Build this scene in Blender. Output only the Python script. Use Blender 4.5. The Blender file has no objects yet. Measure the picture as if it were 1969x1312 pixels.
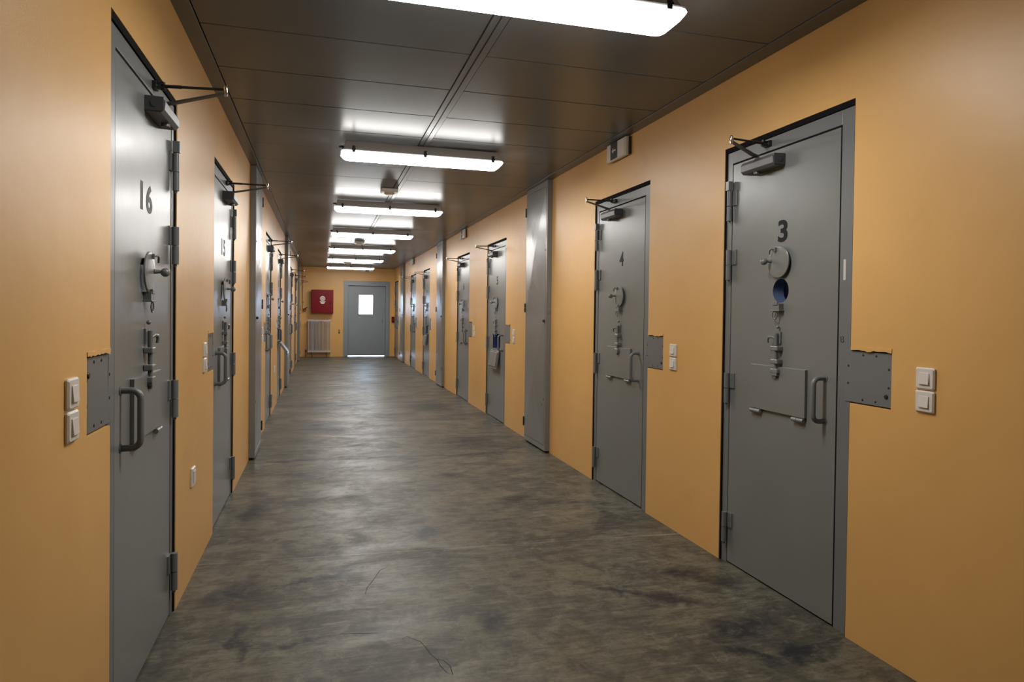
import bpy, bmesh, math, random
from mathutils import Vector, Matrix
random.seed(7)
sc = bpy.context.scene
COL = sc.collection
PI = math.pi

# ------------------------------------------------------------------ measures
XL, XR, H, YE, YF = -0.600, 2.060, 2.555, 19.977, -4.5     # side walls, ceiling, end wall, wall behind
WT = 0.20                                                  # wall thickness
TOP = 2.185                                                # height of the cell door openings
XO_L, XO_R = -2.4, 4.0                                     # far walls of the cells

# ------------------------------------------------------------------ materials
def nt_mat(name):
    m = bpy.data.materials.new(name); m.use_nodes = True
    nt = m.node_tree
    return m, nt, nt.nodes, nt.links, nt.nodes['Principled BSDF']

def srgb(r, g, b):
    f = lambda c: (c/255/12.92) if c/255 <= .04045 else ((c/255+.055)/1.055)**2.4
    return (f(r), f(g), f(b), 1)

def noise(nt, scale, detail=4, rough=.55, vec=None, dist=0):
    n = nt.nodes.new('ShaderNodeTexNoise'); n.inputs['Scale'].default_value = scale
    n.inputs['Detail'].default_value = detail; n.inputs['Roughness'].default_value = rough
    n.inputs['Distortion'].default_value = dist
    if vec is not None: nt.links.new(vec, n.inputs['Vector'])
    return n.outputs['Fac']

def ramp(nt, fac, stops):
    r = nt.nodes.new('ShaderNodeValToRGB')
    e = r.color_ramp.elements
    while len(e) < len(stops): e.new(.5)
    for k, (p, c) in enumerate(stops):
        e[k].position = p; e[k].color = c
    nt.links.new(fac, r.inputs['Fac'])
    return r.outputs['Color']

def mix(nt, fac, a, b, blend='MIX'):
    m = nt.nodes.new('ShaderNodeMix'); m.data_type = 'RGBA'; m.blend_type = blend
    for s, v in ((m.inputs[0], fac), (m.inputs[6], a), (m.inputs[7], b)):
        if hasattr(v, 'is_linked'): nt.links.new(v, s)
        else: s.default_value = v
    return m.outputs[2]

def mth(nt, op, a, b=0.0, c=None, clamp=False):
    m = nt.nodes.new('ShaderNodeMath'); m.operation = op; m.use_clamp = clamp
    for i, v in enumerate((a, b, c)):
        if v is None: continue
        if hasattr(v, 'is_linked'): nt.links.new(v, m.inputs[i])
        else: m.inputs[i].default_value = v
    return m.outputs[0]

def mapr(nt, v, a, b, c, d):
    m = nt.nodes.new('ShaderNodeMapRange'); m.inputs[1].default_value = a; m.inputs[2].default_value = b
    m.inputs[3].default_value = c; m.inputs[4].default_value = d
    nt.links.new(v, m.inputs[0]); return m.outputs[0]

def coords(nt, scale=(1, 1, 1), which='Object'):
    t = nt.nodes.new('ShaderNodeTexCoord'); mp = nt.nodes.new('ShaderNodeMapping')
    mp.inputs['Scale'].default_value = scale
    nt.links.new(t.outputs[which], mp.inputs['Vector']); return mp.outputs['Vector']

def worldpos(nt, scale=(1, 1, 1)):
    g = nt.nodes.new('ShaderNodeNewGeometry'); mp = nt.nodes.new('ShaderNodeMapping')
    mp.inputs['Scale'].default_value = scale
    nt.links.new(g.outputs['Position'], mp.inputs['Vector']); return mp.outputs['Vector']

def bump(nt, h, strength, dist=.01, normal=None):
    b = nt.nodes.new('ShaderNodeBump'); b.inputs['Strength'].default_value = strength
    b.inputs['Distance'].default_value = dist
    nt.links.new(h, b.inputs['Height'])
    if normal is not None: nt.links.new(normal, b.inputs['Normal'])
    return b.outputs['Normal']

def plain(name, col, rough=.5, metal=0., spec=.5):
    m, nt, N, Lk, p = nt_mat(name)
    p.inputs['Base Color'].default_value = col; p.inputs['Roughness'].default_value = rough
    p.inputs['Metallic'].default_value = metal; p.inputs['Specular IOR Level'].default_value = spec
    f = noise(nt, 35, 3, vec=worldpos(nt))
    Lk.new(mapr(nt, f, 0, 1, max(rough-.06, 0), rough+.08), p.inputs['Roughness'])
    return m

def wall_paint():
    m, nt, N, Lk, p = nt_mat('orange_wall_paint')
    v = worldpos(nt)
    big = noise(nt, .9, 4, .6, v); fine = noise(nt, 42, 5, .6, v); wav = noise(nt, 5, 3, .5, v)
    c = ramp(nt, big, [(.3, (.65, .370, .114, 1)), (.7, (.73, .428, .144, 1))])
    dirt = noise(nt, 2.3, 6, .7, v)
    c = mix(nt, mapr(nt, dirt, .62, .80, 0, .22), c, (.33, .17, .06, 1))
    Lk.new(c, p.inputs['Base Color'])
    p.inputs['Roughness'].default_value = .42; p.inputs['Specular IOR Level'].default_value = .5
    n1 = bump(nt, wav, .16, .02); Lk.new(bump(nt, fine, .09, .004, n1), p.inputs['Normal'])
    return m

def steel_paint(name, a, b, rough=.30, brush=True):
    m, nt, N, Lk, p = nt_mat(name)
    v = worldpos(nt)
    big = noise(nt, 2.4, 2, .5, v)
    c = ramp(nt, big, [(.05, a), (.95, b)])
    Lk.new(c, p.inputs['Base Color'])
    lump = noise(nt, 7, 3, .5, v)
    Lk.new(mapr(nt, big, 0, 1, rough-.03, rough+.04), p.inputs['Roughness'])
    Lk.new(bump(nt, lump, .14, .01), p.inputs['Normal'])
    p.inputs['Specular IOR Level'].default_value = .55
    return m

def ceiling_metal():
    m, nt, N, Lk, p = nt_mat('lacquered_ceiling_metal')
    v = worldpos(nt)
    f = noise(nt, 1.3, 4, .5, v)
    c = ramp(nt, f, [(.3, (.134, .144, .154, 1)), (.7, (.168, .179, .190, 1))])
    Lk.new(c, p.inputs['Base Color'])
    p.inputs['Roughness'].default_value = .29
    p.inputs['Specular IOR Level'].default_value = .20
    w = noise(nt, 1.0, 2, .5, worldpos(nt, (9, 1.1, 1)))
    Lk.new(bump(nt, w, .05, .02), p.inputs['Normal'])
    return m

def floor_concrete():
    m, nt, N, Lk, p = nt_mat('stained_concrete')
    v = worldpos(nt)
    big = noise(nt, .75, 6, .62, v, .4)
    mid = noise(nt, 2.6, 7, .68, worldpos(nt, (.62, 1.25, 1)), .6)
    fine = noise(nt, 1.0, 7, .7, worldpos(nt, (7, 36, 1)), .6)
    grit = noise(nt, 60, 4, .6, v)
    patch = noise(nt, 4.2, 8, .70, v, .6)
    blot = noise(nt, 11, 8, .74, v, .5)
    c = ramp(nt, big, [(.25, (.080, .072, .048, 1)), (.50, (.125, .114, .080, 1)), (.75, (.165, .152, .110, 1))])
    c = mix(nt, mapr(nt, mid, .47, .60, 0, .58), c, (.040, .038, .035, 1))
    c = mix(nt, mapr(nt, patch, .50, .60, 0, .60), c, (.036, .034, .029, 1))
    c = mix(nt, mapr(nt, blot, .51, .60, 0, .55), c, (.034, .031, .024, 1))
    c = mix(nt, mapr(nt, blot, .36, .46, .45, 0), c, (.21, .194, .145, 1))
    c = mix(nt, mapr(nt, fine, .52, .62, 0, .50), c, (.040, .037, .028, 1))
    c = mix(nt, mapr(nt, fine, .34, .45, .40, 0), c, (.20, .186, .143, 1))
    c = mix(nt, mapr(nt, grit, .54, .72, 0, .45), c, (.032, .029, .022, 1))
    # ragged oily stains with places of their own
    wob = nt.nodes.new('ShaderNodeTexNoise'); wob.inputs['Scale'].default_value = 5.5
    wob.inputs['Detail'].default_value = 6; wob.inputs['Roughness'].default_value = .65
    Lk.new(v, wob.inputs['Vector'])
    ad = nt.nodes.new('ShaderNodeVectorMath'); ad.operation = 'MULTIPLY_ADD'
    Lk.new(wob.outputs['Color'], ad.inputs[0]); ad.inputs[1].default_value = (.30, .30, 0)
    Lk.new(v, ad.inputs[2])
    spots = [(-.17, 3.95, .055, .045, .2), (-.17, 5.55, .10, .08, 0), (.60, 3.95, .10, .075, .5), (1.31, 4.54, .13, .07, .5),
             (.08, 3.43, .045, .13, -.75), (-.06, 3.36, .10, .02, .3), (.02, 7.92, .17, .22, 0), (.15, 7.6, .12, .10, .4), (1.49, 6.71, .2, .22, 0), (-.07, 2.755, .105, .028, .12),
             (.70, 2.76, .05, .085, -.7), (-.30, 2.80, .02, .14, .1), (1.78, 3.0, .17, .06, -.7), (1.55, 2.74, .15, .045, -.5),
             (1.40, 2.86, .10, .03, -.6), (1.67, 2.42, .14, .07, .5), (1.78, 2.18, .10, .05, 0), (1.6, 2.2, .12, .03, -.4), (.1, 9.6, .35, .25, 0), (1.5, 9.2, .3, .25, 0),
             (-.2, 6.1, .42, .035, 0), (.55, 6.09, .50, .03, 0), (1.25, 6.05, .4, .025, 0), (-.42, 4.6, .06, .2, 0), (1.0, 5.3, .07, .05, 0), (-.35, 3.3, .1, .12, 0)]
    acc = None
    for (x, y, a, b, rot) in spots:
        mp = nt.nodes.new('ShaderNodeMapping'); mp.vector_type = 'TEXTURE'
        mp.inputs['Location'].default_value = (x+.15, y+.15, 0); mp.inputs['Rotation'].default_value = (0, 0, rot)
        mp.inputs['Scale'].default_value = (a, b, 1)
        Lk.new(ad.outputs[0], mp.inputs['Vector'])
        ln = nt.nodes.new('ShaderNodeVectorMath'); ln.operation = 'LENGTH'
        Lk.new(mp.outputs[0], ln.inputs[0])
        f = mapr(nt, ln.outputs['Value'], .45, 1.75, 1, 0)
        acc = f if acc is None else mth(nt, 'MAXIMUM', acc, f)
    c = mix(nt, mth(nt, 'MULTIPLY', acc, mapr(nt, blot, .38, .52, .55, .97)), c, (.014, .015, .018, 1))
    # pale chalky saw joint
    sep = nt.nodes.new('ShaderNodeSeparateXYZ'); Lk.new(v, sep.inputs[0])
    for (y0, hw, k, col) in ((3.655, .0060, .70, (.40, .37, .30, 1)), (6.085, .012, .5, (.05, .046, .04, 1)), (12.2, .012, .5, (.05, .046, .04, 1))):
        d = mth(nt, 'ABSOLUTE', mth(nt, 'SUBTRACT', mth(nt, 'ADD', sep.outputs[1], mth(nt, 'MULTIPLY', sep.outputs[0], .055 if y0 < 5 else -.02)), y0+.03 if y0 < 5 else y0))
        c = mix(nt, mth(nt, 'MULTIPLY', mapr(nt, d, hw*.4, hw, k, 0), mapr(nt, mid, .3, .55, 1, .25)), c, col)
    Lk.new(c, p.inputs['Base Color'])
    Lk.new(mapr(nt, mid, .3, .7, .32, .58), p.inputs['Roughness'])
    p.inputs['Specular IOR Level'].default_value = .27
    wavy = noise(nt, 1.0, 3, .5, worldpos(nt, (5, 34, 1)))
    n1 = bump(nt, wavy, .22, .006); Lk.new(bump(nt, grit, .12, .003, n1), p.inputs['Normal'])
    return m

def emit(name, col, s):
    m, nt, N, Lk, p = nt_mat(name)
    p.inputs['Base Color'].default_value = (.8, .8, .8, 1)
    p.inputs['Emission Color'].default_value = col; p.inputs['Emission Strength'].default_value = s
    return m

def pane_glass():
    m, nt, N, Lk, p = nt_mat('window_pane_glass')
    t = N.new('ShaderNodeBsdfTransparent'); t.inputs[0].default_value = (.93, .96, .97, 1)
    g = N.new('ShaderNodeBsdfGlossy'); g.inputs['Roughness'].default_value = .03
    fr = N.new('ShaderNodeFresnel'); fr.inputs[0].default_value = 1.3
    mx = N.new('ShaderNodeMixShader')
    Lk.new(fr.outputs[0], mx.inputs[0]); Lk.new(t.outputs[0], mx.inputs[1]); Lk.new(g.outputs[0], mx.inputs[2])
    Lk.new(mx.outputs[0], N['Material Output'].inputs['Surface'])
    return m

def lamp_mat():      # prismatic cover: throws most of its light down, less to the sides
    m = emit('lit_diffuser', (1.0, .975, .94, 1), LAMP); nt = m.node_tree; p = nt.nodes['Principled BSDF']
    g = nt.nodes.new('ShaderNodeNewGeometry'); sp = nt.nodes.new('ShaderNodeSeparateXYZ')
    nt.links.new(g.outputs['Normal'], sp.inputs[0])
    nt.links.new(mapr(nt, sp.outputs[2], -1.0, -.35, LAMP, LAMP*.20), p.inputs['Emission Strength'])
    return m

LAMP = 46.0
M = dict(
    wall=wall_paint(), floor=floor_concrete(), ceiling=ceiling_metal(),
    door=steel_paint('grey_door_paint', (.160, .168, .160, 1), (.195, .204, .195, 1), .30),
    frame=steel_paint('grey_frame_paint', (.138, .146, .148, 1), (.170, .178, .180, 1), .34),
    duct=steel_paint('grey_cabinet_paint', (.170, .172, .164, 1), (.205, .207, .198, 1), .28),
    enddoor=steel_paint('blue_grey_door_paint', (.205, .235, .265, 1), (.235, .268, .300, 1), .38),
    metal=plain('closer_metal', (.155, .155, .16, 1), .42, .35),
    cap=plain('dull_cap_metal', (.085, .088, .098, 1), .5, .2),
    dark=plain('dark_steel', (.045, .045, .05, 1), .38, .6),
    chrome=plain('chrome', (.75, .75, .76, 1), .14, 1.),
    hole=plain('dark_screw', (.014, .014, .016, 1), .5),
    black=plain('black_paint', (.005, .005, .008, 1), .48, 0., .14),
    white=plain('white_plastic', (.68, .64, .58, 1), .38),
    housing=plain('pale_grey_plastic', (.76, .76, .75, 1), .42),
    red=plain('red_enamel', (.170, .003, .008, 1), .25, 0., .18),
    radiator=plain('white_radiator_enamel', (.62, .60, .58, 1), .35),
    darkred=plain('dark_red_paint', (.10, .012, .010, 1), .35),
    green=plain('dark_sign_film', (.008, .016, .014, 1), .35),
    cream=plain('cream_paint', (.60, .40, .25, 1), .45),
    tape=plain('white_tape', (.55, .54, .52, 1), .6),
    cellwall=plain('blue_cell_paint', (.045, .085, .30, 1), .7),
    bluepaint=plain('blue_tube_paint', (.060, .088, .165, 1), .5), navy=plain('navy_paint', (.022, .040, .150, 1), .5),
    brass=plain('brown_metal', (.16, .11, .05, 1), .4, .4),
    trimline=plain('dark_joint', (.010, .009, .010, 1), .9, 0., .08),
    lamp=lamp_mat(),
    glass=pane_glass(),
)
M['trim'] = M['ceiling']

# ------------------------------------------------------------------ mesh building
class MB:
    def __init__(s, f=None):
        s.v = []; s.f = []; s.sm = []; s.T = f or (lambda p: p)
    def add(s, vs, fs, smooth=False):
        o = len(s.v); s.v += [s.T(Vector(p)) for p in vs]
        for f in fs:
            s.f.append([o+i for i in f]); s.sm.append(smooth)
        return s
    def box(s, a, b):
        x0, x1 = sorted((a[0], b[0])); y0, y1 = sorted((a[1], b[1])); z0, z1 = sorted((a[2], b[2]))
        vs = [(x, y, z) for x in (x0, x1) for y in (y0, y1) for z in (z0, z1)]
        return s.add(vs, [(0, 1, 3, 2), (4, 6, 7, 5), (0, 4, 5, 1), (2, 3, 7, 6), (0, 2, 6, 4), (1, 5, 7, 3)])
    def rings(s, rs, cap=True, smooth=True, closed=False):
        n = len(rs[0]); vs = [p for r in rs for p in r]; fs = []
        m = len(rs)
        for k in range(m if closed else m-1):
            k2 = (k+1) % m
            for i in range(n):
                j = (i+1) % n; fs.append((k*n+i, k*n+j, k2*n+j, k2*n+i))
        s.add(vs, fs, smooth)
        if cap and not closed:
            s.add(rs[0], [list(range(n))[::-1]]); s.add(rs[-1], [list(range(n))])
        return s
    def tube(s, path, r, seg=12, cap=True, closed=False):
        P = [Vector(p) for p in path]; rs = []; up = None
        n = len(P)
        for k in range(n):
            if closed: d = (P[(k+1) % n]-P[k-1])
            else: d = (P[min(k+1, n-1)]-P[max(k-1, 0)])
            d.normalize()
            if up is None:
                up = Vector((0, 0, 1)) if abs(d.z) < .9 else Vector((1, 0, 0))
            a = d.cross(up)
            if a.length < 1e-6: a = d.orthogonal()
            a.normalize(); b = a.cross(d); up = b
            rr = r[k] if isinstance(r, (list, tuple)) else r
            rs.append([P[k]+(a*math.cos(t)+b*math.sin(t))*rr for t in [2*PI*i/seg for i in range(seg)]])
        return s.rings(rs, cap, True, closed)
    def cyl(s, a, b, r, seg=20, r2=None):
        return s.tube([a, b], [r, r if r2 is None else r2], seg)
    def ball(s, c, r, seg=18, rings=10, sq=(1, 1, 1)):
        c = Vector(c); rs = []
        for k in range(1, rings):
            t = PI*k/rings
            rs.append([c+Vector((r*sq[0]*math.sin(t)*math.cos(u), r*sq[1]*math.sin(t)*math.sin(u), r*sq[2]*math.cos(t))) for u in [2*PI*i/seg for i in range(seg)]])
        return s.rings(rs)
    def loft(s, secs, smooth=False):
        return s.rings([[Vector(p) for p in r] for r in secs], True, smooth)
    def ring(s, c, R, r, axis='n', seg=28):
        c = Vector(c); pts = []
        for i in range(seg):
            t = 2*PI*i/seg
            d = (math.cos(t)*R, 0, math.sin(t)*R) if axis == 'n' else (math.cos(t)*R, math.sin(t)*R, 0) if axis == 'z' else (0, math.cos(t)*R, math.sin(t)*R)
            pts.append(c+Vector(d))
        return s.tube(pts, r, 8, closed=True)
    def mesh(s, name):
        me = bpy.data.meshes.new(name)
        bm = bmesh.new()
        vv = [bm.verts.new(p) for p in s.v]
        for f, sm in zip(s.f, s.sm):
            try:
                fc = bm.faces.new([vv[i] for i in f]); fc.smooth = sm
            except ValueError: pass
        bmesh.ops.remove_doubles(bm, verts=bm.verts, dist=1e-6)
        bmesh.ops.recalc_face_normals(bm, faces=bm.faces)
        for e in bm.edges:
            if len(e.link_faces) == 2 and e.calc_face_angle(0) > .70: e.smooth = False
        bm.to_mesh(me); bm.free()
        return me

def put(name, me, mat, parent=None, bev=0, loc=None):
    o = bpy.data.objects.new(name, me); COL.objects.link(o)
    if mat is not None and not me.materials: me.materials.append(mat)
    if parent is not None: o.parent = parent
    if loc is not None: o.location = loc
    if bev:
        b = o.modifiers.new('soft_edge', 'BEVEL'); b.width = bev; b.segments = 2; b.limit_method = 'ANGLE'; b.angle_limit = .7
    return o

def make(name, mb, mat, parent=None, bev=0, loc=None):
    return put(name, mb.mesh(name), mat, parent, bev, loc)

def tag(o, label, cat, group=None, kind=None):
    o['label'] = label; o['category'] = cat
    if group: o['group'] = group
    if kind: o['kind'] = kind
    return o

def thing(name, loc, label, cat, group=None, kind=None):
    o = bpy.data.objects.new(name, None); COL.objects.link(o); o.location = loc
    o.empty_display_size = .1
    return tag(o, label, cat, group, kind)

def copy_tree(o, parent=None):
    c = o.copy(); COL.objects.link(c)
    if parent is not None: c.parent = parent
    for ch in list(o.children): copy_tree(ch, c)
    return c

CACHE = {}
def cached(key, fn, name):
    if key not in CACHE: CACHE[key] = fn().mesh(name)
    return CACHE[key]

# ------------------------------------------------------------------ door table: side, near edge, width, number, variant
DOORS = [
    dict(sd=-1, y=2.247, w=.910, num='3', var='spy', label='grey steel cell door with a black 3 and its round spyhole uncovered'),
    dict(sd=-1, y=4.005, w=.920, num='4', label='grey steel cell door with a black 4, just beyond the door with the 3'),
    dict(sd=-1, y=7.560, w=.940, num='5', var='hatch', label='grey steel cell door with a black 5, its food hatch flap hanging open'),
    dict(sd=-1, y=9.580, w=.910, num='6', label='grey steel cell door, hatch closed, right after the door with the 5'),
    dict(sd=-1, y=13.30, w=.880, num='7', var='hatch', label='distant grey right-hand cell door, hatch flap hanging, past the second tall cabinet'),
    dict(sd=-1, y=15.34, w=.910, num='8', label='distant grey cell door on the right wall, last before the third tall cabinet'),
    dict(sd=-1, y=18.98, w=.880, num='9', label='last cell door on the right wall, against the end wall'),
    dict(sd=1, y=2.235, w=.940, num='16', label='grey steel cell door with a 16 on the left wall, closest to the viewer'),
    dict(sd=1, y=4.215, w=.925, num='15', label='glossy grey cell door on the left wall, second from the front, before the tall cabinet'),
    dict(sd=1, y=7.935, w=.900, num='14', label='grey cell door on the left wall, first past the front tall cabinet'),
    dict(sd=1, y=10.03, w=.850, num='13', var='tilt', label='grey cell door on the left wall with a pale hatch flap tilted out'),
    dict(sd=1, y=13.80, w=.940, num='12', label='far cell door on the left wall, first past the middle tall cabinet'),
    dict(sd=1, y=16.15, w=.940, num='11', label='far cell door on the left wall, second past the middle tall cabinet'),
    dict(sd=1, y=18.95, w=.900, num='10', label='last cell door on the left wall, mostly hidden behind the farthest cabinet'),
]
NOTCH = (.205, .955, 1.176)      # lock box beside the strike jamb

# ------------------------------------------------------------------ walls
def side_wall(name, sd, label):
    x0 = XR if sd < 0 else XL
    ds = [d for d in DOORS if d['sd'] == sd]
    holes = []
    for d in ds:
        holes.append((d['y'], d['y']+d['w'], -1, TOP))
        holes.append((d['y']-NOTCH[0], d['y'], NOTCH[1], NOTCH[2]))
    ys = sorted({YF, YE+WT} | {h[0] for h in holes} | {h[1] for h in holes})
    zs = sorted({0, H+.1, TOP, NOTCH[1], NOTCH[2]})
    solid = lambda y, z: not any(a < y < b and c < z < e for a, b, c, e in holes)
    mb = MB()
    xa, xb = x0, x0+(WT if sd < 0 else -WT)
    C = [[solid((ys[i]+ys[i+1])/2, (zs[j]+zs[j+1])/2) for j in range(len(zs)-1)] for i in range(len(ys)-1)]
    for i in range(len(ys)-1):
        for j in range(len(zs)-1):
            if not C[i][j]: continue
            y0, y1, z0, z1 = ys[i], ys[i+1], zs[j], zs[j+1]
            for x in (xa, xb): mb.add([(x, y0, z0), (x, y1, z0), (x, y1, z1), (x, y0, z1)], [(0, 1, 2, 3)])
            if i == 0 or not C[i-1][j]: mb.add([(xa, y0, z0), (xb, y0, z0), (xb, y0, z1), (xa, y0, z1)], [(0, 1, 2, 3)])
            if i == len(ys)-2 or not C[i+1][j]: mb.add([(xa, y1, z0), (xb, y1, z0), (xb, y1, z1), (xa, y1, z1)], [(0, 1, 2, 3)])
            if j == 0 or not C[i][j-1]: mb.add([(xa, y0, z0), (xb, y0, z0), (xb, y1, z0), (xa, y1, z0)], [(0, 1, 2, 3)])
            if j == len(zs)-2 or not C[i][j+1]: mb.add([(xa, y0, z1), (xb, y0, z1), (xb, y1, z1), (xa, y1, z1)], [(0, 1, 2, 3)])
    w = make(name, mb, M['wall'])
    tag(w, label, 'wall', kind='structure')
    # ragged plaster left where the lock boxes were let into the wall
    for d in ds[:3]:
        n = 14; y1 = d['y']-.002; y0 = d['y']-NOTCH[0]
        lo = [NOTCH[2]-.003-random.random()*.007 for _ in range(n+1)]
        vs = []
        for k in range(n+1):
            y = y0+(y1-y0)*k/n
            for x in (x0+sd*.0025, x0-sd*.008):
                vs += [(x, y, lo[k]), (x, y, NOTCH[2]+.006+random.random()*.004)]
        fs = []
        for k in range(n):
            a = 4*k; b = a+4
            fs += [(a, b, b+1, a+1), (a+2, a+3, b+3, b+2), (a, a+2, b+2, b), (a+1, b+1, b+3, a+3)]
        fs += [(0, 1, 3, 2), (4*n, 4*n+2, 4*n+3, 4*n+1)]
        make('plaster_edge', MB().add(vs, fs), M['wall'], w)
    return w

wl = side_wall('wall_left', 1, 'orange painted wall with the doors that have 16 and on, along the corridor')
wr = side_wall('wall_right', -1, 'orange painted wall with the doors numbered 3, 4 and 5 along the corridor')

EX0, EX1, EZ = .640, 1.875, 2.150        # end door opening
mb = MB()
mb.box((XL-WT, YE, 0), (EX0, YE+WT, H+.1)); mb.box((EX1, YE, 0), (XR+WT, YE+WT, H+.1)); mb.box((EX0, YE, EZ), (EX1, YE+WT, H+.1))
tag(make('wall_back', mb, M['wall']), 'orange end wall of the corridor behind the radiator and the red box', 'wall', kind='structure')
tag(make('wall_front', MB().box((XL-WT, YF-.1, 0), (XR+WT, YF, H+.1)), M['wall']), 'orange cross wall closing the corridor behind the viewer', 'wall', kind='structure')

# cells behind the walls: far walls, with small windows to the daylight behind doors 3, 5 and the far open hatch
def cell_wall(name, x, t, wins, label):
    ys = sorted({YF-.1, YE+WT} | {w[0] for w in wins} | {w[1] for w in wins}); mb = MB()
    for a, b in zip(ys, ys[1:]):
        w = next((w for w in wins if w[0] <= a and b <= w[1]), None)
        if w is None: mb.box((x, a, -.1), (x+t, b, H+.1))
        else: mb.box((x, a, -.1), (x+t, b, w[2])); mb.box((x, a, w[3]), (x+t, b, H+.1))
    tag(make(name, mb, M['cellwall']), label, 'wall', kind='structure')
cell_wall('wall_cell_right', XO_R, .1, [(2.1, 3.0, 1.65, 2.25), (8.9, 9.9, 1.5, 2.2), (15.0, 16.0, 1.5, 2.2)], 'blue-grey back wall of the cells seen through open hatches')
cell_wall('wall_cell_left', XO_L-.1, .1, [], 'blue-grey back wall of the cells on the other side')
for k, (x0, x1) in enumerate(((XO_L, XL-WT), (XR+WT, XO_R))):
    for nm, y0, y1 in (('wall_cell_back', YE+.02, YE+.12), ('wall_cell_front', YF-.1, YF)):
        tag(make(nm, MB().box((x0, y0, -.1), (x1, y1, H+.1)), M['cellwall']), 'blue-grey cross wall closing off the cells', 'wall', group='cell cross walls', kind='structure')

tag(make('floor', MB().box((XO_L-.1, YF-.1, -.12), (XO_R+.1, YE+.19, 0)), M['floor']), 'polished concrete floor with dark stains down the corridor', 'floor', kind='structure')

FL_OBJ = bpy.data.objects['floor']
for path in ([(.318, 2.669), (.337, 2.69), (.384, 2.635), (.398, 2.588), (.409, 2.526), (.426, 2.482), (.43, 2.434), (.444, 2.385), (.463, 2.362), (.465, 2.425), (.448, 2.468), (.425, 2.485)],
             [(.336, 3.458), (.292, 3.419), (.266, 3.342), (.24, 3.273), (.215, 3.215), (.203, 3.145)], [(.08, 2.775), (.138, 2.77), (.187, 2.754), (.229, 2.75)]):
    vs, fs = [], []
    for k, (x, y) in enumerate(path):
        a, b = path[max(k-1, 0)], path[min(k+1, len(path)-1)]
        d = Vector((b[0]-a[0], b[1]-a[1])).normalized(); w = .0011+.0012*random.random()
        vs += [(x-d.y*w, y+d.x*w, .0003), (x+d.y*w, y-d.x*w, .0003)]
        if k: fs.append((2*k-2, 2*k-1, 2*k+1, 2*k))
    make('scuff_mark', MB().add(vs, fs), M['black'], FL_OBJ)

# ------------------------------------------------------------------ ceiling of metal panels and its trims
mb = MB()
mb.box((XO_L-.1, YF-.1, H+.040), (XO_R+.1, YE+WT, H+.10))
P0, PD, gp = 3.227, .5405, .0042
k0 = int((YF-P0)/PD)-1
for k in range(k0, 40):
    ga, gb = [gp if (q <= 3 or q in (6, 13, 20)) else .0011 for q in (k, k+1)]
    a, b = P0+k*PD+ga, P0+(k+1)*PD-gb
    a, b = max(a, YF), min(b, YE)
    if b-a < .05: continue
    mb.box((-.5215, a, H), (.684, b, H+.0125)); mb.box((.7635, a, H), (1.9665, b, H+.0125))
ceil = make('ceiling', mb, M['ceiling'], bev=.0012)
tag(ceil, 'glossy dark brown-grey metal panel ceiling', 'ceiling', kind='structure')
for nm, a, b, lab in (('trim_1', XL, -.527, 'narrow dark metal ceiling edge strip above the wall of door 16'), ('trim_2', 1.972, XR, 'narrow dark metal ceiling edge strip above the wall of doors 3 and 4')):
    tag(make(nm, MB().box((a, YF, H-.004), (b, YE, H+.030)), M['ceiling'], bev=.001), lab, 'ceiling trim', kind='structure')
mb = MB(); mb.box((.6895, YF, H-.003), (.7210, YE, H+.030)); mb.box((.7250, YF, H-.006), (.7585, YE, H+.030))
tag(make('trim_3', mb, M['ceiling'], bev=.001), 'double metal strip running down the middle of the ceiling', 'ceiling trim', kind='structure')

# ------------------------------------------------------------------ cell doors
LF, LB = -.012, -.072        # leaf front and back, measured out of the wall face
def S(sd):                   # (along, out, up) -> local x, y, z
    return lambda p: Vector((sd*p[1], p[0], p[2]))

def leaf_mb(sd, w, var):
    mb = MB(S(sd)); s0, s1, z0, z1 = .0890, w-.0620, .009, 2.0910
    hole = None
    if var == 'spy': hole = (.455-.085, .455+.085, 1.423-.085, 1.423+.085)
    if var in ('hatch', 'tilt'): hole = (.278, .642, .868, 1.048)
    if not hole: return mb.box((s0, LB, z0), (s1, LF, z1))
    ss = [s0, hole[0], hole[1], s1]; zs = [z0, hole[2], hole[3], z1]
    for n in (LF, LB):
        for i in range(3):
            for j in range(3):
                if (i, j) == (1, 1): continue
                mb.add([(ss[i], n, zs[j]), (ss[i+1], n, zs[j]), (ss[i+1], n, zs[j+1]), (ss[i], n, zs[j+1])], [(0, 1, 2, 3)])
    for i in range(3):
        for z in (z0, z1): mb.add([(ss[i], LF, z), (ss[i+1], LF, z), (ss[i+1], LB, z), (ss[i], LB, z)], [(0, 1, 2, 3)])
        for s in (s0, s1): mb.add([(s, LF, zs[i]), (s, LF, zs[i+1]), (s, LB, zs[i+1]), (s, LB, zs[i])], [(0, 1, 2, 3)])
    if var == 'spy':
        c, r, N = (.455, 1.423), .057, 48
        for k in range(N):
            q = []
            for t in (2*PI*k/N-.25*PI, 2*PI*(k+1)/N-.25*PI):
                u, v = math.cos(t), math.sin(t); m = .085/max(abs(u), abs(v))
                q.append(((c[0]+u*r, c[1]+v*r), (c[0]+u*m, c[1]+v*m)))
            for n in (LF, LB):
                mb.add([(q[0][0][0], n, q[0][0][1]), (q[1][0][0], n, q[1][0][1]), (q[1][1][0], n, q[1][1][1]), (q[0][1][0], n, q[0][1][1])], [(0, 1, 2, 3)])
            mb.add([(q[0][0][0], LF, q[0][0][1]), (q[1][0][0], LF, q[1][0][1]), (q[1][0][0], LB, q[1][0][1]), (q[0][0][0], LB, q[0][0][1])], [(0, 1, 2, 3)], True)
    else:
        a, b, c, d = hole
        for (p, q) in (((a, c), (b, c)), ((b, c), (b, d)), ((b, d), (a, d)), ((a, d), (a, c))):
            mb.add([(p[0], LF, p[1]), (q[0], LF, q[1]), (q[0], LB, q[1]), (p[0], LB, p[1])], [(0, 1, 2, 3)])
    return mb

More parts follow.
